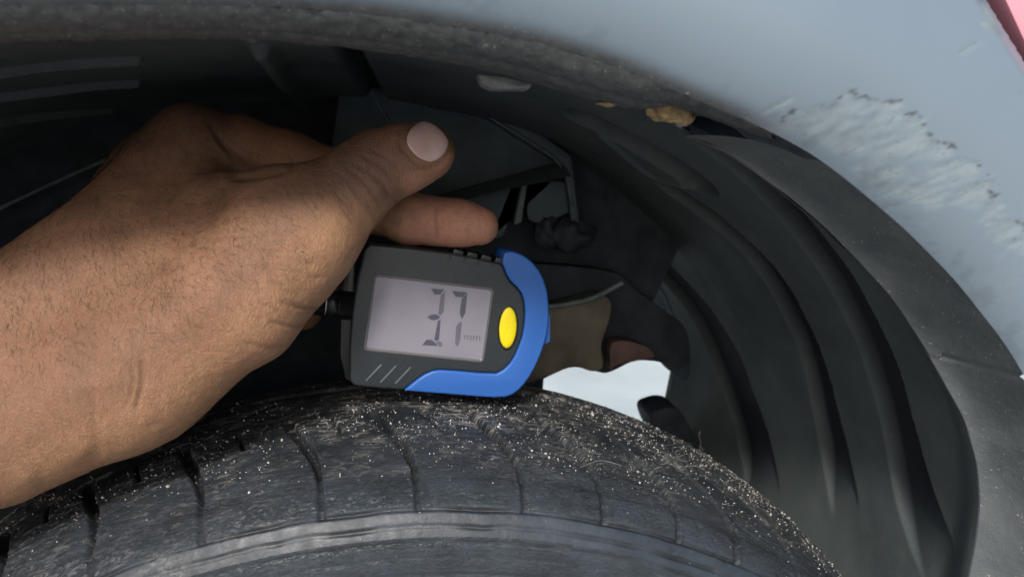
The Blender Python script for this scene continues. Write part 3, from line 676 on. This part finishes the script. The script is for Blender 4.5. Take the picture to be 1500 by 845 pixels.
# nail bed rim
NC = np.array([624., 210.]); na_ = math.radians(-50); ndir = np.array([math.cos(na_), math.sin(na_)]); nper = np.array([-ndir[1], ndir[0]])
qa = (hx-NC[0])*ndir[0]+(hy-NC[1])*ndir[1]; qb = (hx-NC[0])*nper[0]+(hy-NC[1])*nper[1]
e_n = ((np.abs(qa-1)/32)**3+(np.abs(qb)/37)**3)
dsp -= .0007*np.exp(-((e_n-1.0)/.30)**2)*(gr_[:, 2] < .3)*(hv[:, 2] < .285)
hv = hv+gr_*dsp[:, None]
# skin tone per place: pigment, with fold and thumb shade painted in
dorsum = np.array([.25, .128, .072]); tan_ = np.array([.43, .235, .125]); deep = np.array([.075, .038, .025]); pink = np.array([.50, .24, .16])
col_ = np.repeat(dorsum[None], len(hv), 0)
def blend(c_, m_):
    global col_
    m_ = np.clip(m_, 0, 1)[:, None]; col_ = col_*(1-m_)+c_[None]*m_
d_th, _ = seg_d([(60, 735), (200, 650), (350, 540), (450, 440), (520, 340), (580, 300)], hx, hy)
blend(tan_, ss(95, 25, d_th)*.9*(hy > 250))
d_j, _ = seg_d([(505, 240), (560, 262)], hx, hy); blend(deep, ss(75, 10, d_j)*.80*(hv[:, 2] < .29))
d_t, _ = seg_d([(400, 282), (470, 252), (560, 215), (600, 200)], hx, hy); blend(deep, ss(55, 10, d_t)*.5*(hv[:, 2] < .292))  # thumb back darkened: joint pigment with shade painted in
d_k, _ = seg_d([(225, 190), (290, 165), (345, 200)], hx, hy); blend(deep, ss(90, 20, d_k)*.6)
d_ip, _ = seg_d([(380, 205), (480, 250)], hx, hy); blend(np.array([.30, .13, .075]), ss(60, 15, d_ip)*.6*(hv[:, 2] > .285))
tipm = ss(560, 610, hx)*(hv[:, 2] > .292); blend(pink, tipm*.95)
blend(pink*.9, ss(20, 4, seg_d([(600, 268), (640, 262), (655, 235)], hx, hy)[0])*.5*(hv[:, 2] < .292))
blend(deep*.9, dark)  # shade in the folds painted into the skin colour
blend(tan_*1.1, np.clip(vnoise(hv, 60, 61, 3), 0, 1)*.35); blend(deep, np.clip(vnoise(hv, 75, 62, 3)-.05, 0, 1)*.45); blend(np.array([.36, .17, .12]), np.clip(vnoise(hv, 45, 63, 3)-.1, 0, 1)*.5)
m = N('brown_skin'); c = m.coord(); vc = m.n('Attribute', attribute_name='skin').outputs['Color']
b1 = m.mix(m.math('MULTIPLY', m.ramp(m.noise(c, 420, 4, .6), .4, .7), .30), vc, (.15, .075, .045))
vr = m.n('TexVoronoi', {'Vector': c, 'Scale': 800.0}, feature='DISTANCE_TO_EDGE').outputs['Distance']
b1 = m.mix(m.math('MULTIPLY', m.ramp(m.noise(c, 1500, 2), .62, .72), .18), b1, (.08, .045, .03))
m.set(Base_Color=b1, Roughness=m.ramp(m.noise(c, 300, 3), .3, .7, (.44,)*3, (.58,)*3))
m.b.inputs['Subsurface Weight'].default_value = .08; m.b.inputs['Subsurface Radius'].default_value = (1, .35, .18); m.b.inputs['Subsurface Scale'].default_value = .003
b = m.bump(m.ramp(vr, 0, .12), .42, .0003); b = m.bump(m.noise(m.n('Mapping', {'Vector': c, 'Scale': (1, 1, .45)}).outputs[0], 480, 6, .70, 1.8), .95, .00065, b); m.put(m.b.inputs['Normal'], b)
HS = 1.085
def cam2w(p): p = p*HS; return CAM+p[:, 0:1]*rt+p[:, 1:2]*up+p[:, 2:3]*fw
person = mesh_obj('person', cam2w(hv), hf, m.m, None, True, {'skin': col_})
bmx = bmesh.new(); bmx.from_mesh(person.data); bmesh.ops.recalc_face_normals(bmx, faces=bmx.faces); bmx.to_mesh(person.data); bmx.free()
tag(person, 'bare left hand and forearm reaching in, thumb above index finger on the gauge', 'person')
# thumb nail: plate wrapped on the thumb's back
nu, nv = 33, 25; nvt = []; 
for i in range(nu):
    for j in range(nv):
        s_ = i/(nu-1)*2-1; t_ = j/(nv-1)*2-1
        # square-ish ellipse mapping, base edge on the left
        X_ = s_*math.sqrt(max(0, 1-t_*t_*.46)); Y_ = t_*math.sqrt(max(0, 1-s_*s_*.46))
        nvt.append((3+X_*26.5, Y_*31.5))
nvt = np.array(nvt); npx = NC[0]+nvt[:, 0]*ndir[0]+nvt[:, 1]*nper[0]; npy = NC[1]+nvt[:, 0]*ndir[1]+nvt[:, 1]*nper[1]
dep = np.full(len(npx), .255)
for _ in range(60):
    p_ = np.stack([(npx-W0/2)/F*dep, -(npy-H0/2)/F*dep, dep], -1); s_ = hand_sdf(p_[:, 0], p_[:, 1], p_[:, 2]); dep = np.minimum(dep+np.clip(s_, 0, .01)*.9, .292)
p_ = np.stack([(npx-W0/2)/F*dep, -(npy-H0/2)/F*dep, dep], -1); gn_ = grad(p_)
rr = np.clip((nvt[:, 0]/38.5)**2*.5+(nvt[:, 1]/24.5)**2*.5, 0, 1)
edge_ = (np.arange(nu*nv)//nv % (nu-1) == 0) | (np.arange(nu*nv) % nv % (nv-1) == 0)
off = np.where(edge_, -.0004, .00035)
gn_[:, 2] *= 1.0; p_ = p_+gn_*off[:, None]
m = N('nail'); c = m.coord(); m.set(Base_Color=m.mix(m.ramp(m.noise(c, 90, 3), .3, .7), (.50, .32, .30), (.58, .41, .39)), Roughness=.30); m.b.inputs['Subsurface Weight'].default_value = .1; m.b.inputs['Subsurface Scale'].default_value = .002; m.b.inputs['Coat Weight'].default_value = .25
nail = mesh_obj('thumb_nail', cam2w(p_), grid_faces(nu, nv), m.m, person)
# short dark hairs on the back of the hand and wrist
sel = np.where(facing & (gr_[:, 2] < -.25) & (hx > -60) & (hx < 470) & (hy < 620))[0]; hvv, hff = [], []; made = 0
while made < 4200:
    k = rng.choice(sel); x, y = hx[k], hy[k]
    pr = float(ss(560, 430, y+.25*(x-150)))*float(ss(480, 330, x))*(.45+.55*float(ss(60, 200, y)))
    if x > 300 and y > 420: pr *= .2
    if rng.random() > pr: continue
    p = hv[k]; n_ = gr_[k]; ang = math.radians(-62+rng.normal(0, 24)+ .12*(x-150)); t_ = np.array([math.cos(ang), math.sin(ang), 0]); t_ = t_-n_*(t_@n_); t_ /= np.linalg.norm(t_)
    L_ = .0022+.0035*rng.random(); r_ = .000028+.000026*rng.random(); s_ = np.cross(t_, n_); nn_ = 5; b0 = len(hvv)
    for q in range(nn_):
        u_ = q/(nn_-1); c0 = p+t_*L_*u_+n_*(.00008+.0006*u_*(1-u_*.7))+s_*L_*.15*u_*u_; rr_ = r_*(1-.85*u_)
        hvv += [c0+s_*rr_, c0-s_*rr_*.5+n_*rr_*.87, c0-s_*rr_*.5-n_*rr_*.87]
    for q in range(nn_-1):
        for z in range(3): hff.append((b0+q*3+z, b0+q*3+(z+1) % 3, b0+q*3+3+(z+1) % 3, b0+q*3+3+z))
    made += 1
o = mesh_obj('arm_hair', cam2w(np.array(hvv)), hff, M['hair'], person); o['kind'] = 'stuff'
# ------------------------------------------------------------------ tread depth gauge
GD = .345; c7, s7 = math.cos(math.radians(6.2)), math.sin(math.radians(6.2))
u0 = rt*c7-up*s7; v0 = rt*s7+up*c7; yw_ = math.radians(15); pt_ = math.radians(9)
gu = u0*math.cos(yw_)+fw*math.sin(yw_); gn = u0*math.sin(yw_)-fw*math.cos(yw_)
gvv = v0*math.cos(pt_)+gn*math.sin(pt_); gn = gn*math.cos(pt_)-v0*math.sin(pt_)
GC = V(655., 468., GD); GT = .0185
def G(x, y, h=0.0):
    d = V(float(x), float(y), 1.0)-CAM; t = ((GC+gn*h-CAM)@gn)/(d@gn); return CAM+d*t
gauge = empty('tread_depth_gauge', tuple(GC-gn*GT*.5))
tag(gauge, 'small black and blue digital gauge reading 37 held on top of the tyre', 'gauge')
def loop_round(pts, r=3, n=5):
    out = []; m = len(pts); pts = [np.array(p, float) for p in pts]
    for i in range(m):
        a, b, c_ = pts[i-1], pts[i], pts[(i+1) % m]; da = (a-b)/np.linalg.norm(a-b); dc = (c_-b)/np.linalg.norm(c_-b)
        p0, p2 = b+da*r, b+dc*r
        for k in range(n):
            t = k/(n-1); out.append((1-t)**2*p0+2*t*(1-t)*b+t*t*p2)
    return out
def gslab(name, pts, h, th, mat, bev=.0006, seg=2, parent=gauge):
    return slab(name, [G(x, y, h) for x, y in pts], [G(x, y, h)-gn*th for x, y in pts], mat, parent, bev, seg)
bound = [(735, 386.5), (738, 392), (742, 403), (748, 413), (757, 421), (764, 430), (767.5, 441), (769, 456), (768, 474), (765, 493), (759, 509), (754, 521), (747, 532), (738, 541), (728, 547), (700, 546), (670, 543), (645, 541.5), (634, 543), (622, 548), (611, 555.5), (601, 563.5)]
blk = [(541, 357.5), (600, 363.5), (660, 371), (700, 379)] + bound + [(591, 571), (560, 569), (536, 567), (518, 564.5), (513, 558), (512.5, 509), (516, 458), (523, 410), (533, 366)]
gslab('housing', blk, 0, GT, M['gauge_black'], .0013, 3)
outer = [(739, 370), (748, 368), (760, 371), (771, 376.5), (781, 385), (790, 396), (797, 410), (802, 427), (804, 445), (804.5, 464), (802.5, 485), (798, 503), (792, 520), (784, 538), (776, 552), (768, 563), (760, 571.5), (751, 578), (741, 581.5), (725, 582.5), (700, 581), (665, 578), (630, 575.5), (606, 573.5), (592, 572.5)]
cb = np.array([690., 470.]); bd = np.array(bound, float); tb = np.gradient(bd, axis=0); tb /= np.linalg.norm(tb, axis=1)[:, None]
bd2 = bd + np.stack([-tb[:, 1], tb[:, 0]], -1)*-0.9
gslab('bumper', outer+[tuple(p) for p in bd2[::-1]], .0007, GT+.0012, M['gauge_blue'], .0011, 3)
# raised crest on the blue bumper and the pull notch at its right side
gslab('bumper_notch', [(799, 463), (806, 461), (806, 500), (797, 505), (795.5, 498), (798.5, 480)], -.0035, .006, M['gauge_blue'], .0004)
# grip fins along the top edge
for k in range(4):
    x = 662+k*20.5; y = 371.5+k*4.1
    gslab('grip_fin', [(x, y+1), (x+15.5, y+4.2), (x+17.5, y-3), (x+4, y-6.5)], -.0012, GT-.004, M['gauge_dark'], .0003)
for k in range(4):
    x = 662+k*20.5; y = 371.5+k*4.1
    gslab('grip_notch', [(x-5.5, y+8), (x-3, y+8.3), (x+1.2, y+1.2), (x-1.2, y+.4)], .00012, .001, M['gauge_dark'], 0)
for k in range(3):
    x = 536+k*21.5; y = 558+k*2.0
    gslab('grip_line', [(x-1.3, y-.5), (x+1.3, y+.5), (x+24, y-23.6), (x+21.6, y-24.6)], .0005, .001, M['edge'], .0001)
# display with its frame
fr = [(548, 401), (724, 422.5), (708.5, 531.5), (532, 513.5)]; inn = [(551, 405), (720, 425.5), (705.5, 527), (536.5, 509.5)]
lo_, li_ = loop_round(fr, 7, 6), loop_round(inn, 5, 6); mid = [(a*.45+b*.55) for a, b in zip(lo_, li_)]
rings = [[G(*p, .00005) for p in lo_], [G(*(a*.75+b*.25), .00045) for a, b in zip(lo_, li_)], [G(*p, .00045) for p in mid], [G(*p, .0) for p in li_]]
mm_ = N('display_frame_edge'); mm_.set(Base_Color=(.12, .115, .12), Roughness=.3)
mesh_obj('screen_frame', np.vstack(rings), [tuple(int(z) for z in q) for q in grid_faces(4, len(lo_), True)], mm_.m, gauge)
screen = gslab('screen', [tuple(p) for p in li_], .00012, .001, M['screen'], 0)
def zs(pts): return [(440+x*.3195, 330+y*.3195) for x, y in pts]
SEG = [([(598, 290), (661, 293), (642, 317), (616, 318)], 0), ([(664, 302), (656, 398), (640, 414), (632, 404), (644, 320)], 1), ([(580, 421), (600, 409), (626, 408), (642, 421), (624, 434), (602, 434)], 0),
       ([(630, 440), (643, 430), (636, 524), (626, 531), (614, 524)], 0), ([(558, 549), (578, 524), (602, 524), (628, 546), (626, 553)], 0), ([(622, 534), (640, 532), (651, 540), (649, 557), (636, 556)], 1),
       ([(695, 300), (766, 307), (744, 330), (712, 328)], 0), ([(766, 312), (756, 402), (741, 430), (730, 402), (740, 335)], 0), ([(741, 440), (733, 520), (723, 556), (709, 545), (714, 464), (728, 446)], 1)]
for pts, f_ in SEG: gslab('segment', zs(pts), .00020, .0001, M['segment_faint' if f_ == 1 else 'segment'], 0, parent=screen)
cu = bpy.data.curves.new('unit_text', 'FONT'); cu.body = 'mm'; cu.size = 1.0
to = bpy.data.objects.new('unit_text', cu); COL.objects.link(to); dg = bpy.context.evaluated_depsgraph_get()
tm = bpy.data.meshes.new_from_object(to.evaluated_get(dg)); tv = np.array([v.co[:] for v in tm.vertices]); tf = [tuple(p.vertices) for p in tm.polygons]
bpy.data.objects.remove(to); tv = (tv-tv.min(0))/(tv.max(0)-tv.min(0)+1e-9)
o0, ox, oy = np.array([750., 522.]), np.array([74., 7.]), np.array([2., -20.])
tp_ = [o0+ox*a_+oy*b_ for a_, b_, _ in tv]
mesh_obj('unit_text', [G(440+p[0]*.3195, 330+p[1]*.3195, .00021) for p in tp_], tf, M['segment_faint'], screen, False)
def ell(cx, cy, a_, b_, tilt=3, n=48):
    t = np.linspace(0, 2*np.pi, n, endpoint=False); ct, st = math.cos(math.radians(tilt)), math.sin(math.radians(tilt)); X = a_*np.cos(t); Y = b_*np.sin(t)
    return list(zip(cx+X*ct-Y*st, cy+X*st+Y*ct))
gslab('button_surround', ell(744.3, 480.5, 15.3, 33, 4), .00025, .001, M['gauge_dark'], .0002)
bt_r = []; 
for k, (s_, h) in enumerate([(1, .0), (1, .0011), (.96, .0016), (.88, .0019), (.6, .0021), (.3, .0022), (.02, .0022)]): bt_r.append([G(x, y, h) for x, y in ell(744, 480, 12.8*s_, 30*s_, 4)])
mesh_obj('button', np.vstack(bt_r), [tuple(int(z) for z in q) for q in grid_faces(len(bt_r), 48, True)], M['yellow'], gauge)
# probe stem leaving the left end of the housing
def st(x, h=-GT*.5): return G(x, 446+(x-500)*.105, h)
tube('probe_collar', [st(530), st(497), st(496)], [.0068, .0068, .0062], M['gauge_dark'], gauge, 32)
tube('probe_stem', [st(497), st(481), st(480), st(476), st(475), st(430)], [.0060, .0060, .0066, .0066, .0058, .0058], M['gauge_dark'], gauge, 32)
tube('probe_ring', [st(478.6), st(476.8)], [.0068, .0068], M['chrome'], gauge, 32)
gslab('probe_foot', [(520, 385), (505, 392), (500, 430), (498, 520), (506, 556), (520, 560)], -.008, .008, M['gauge_dark'], .001)
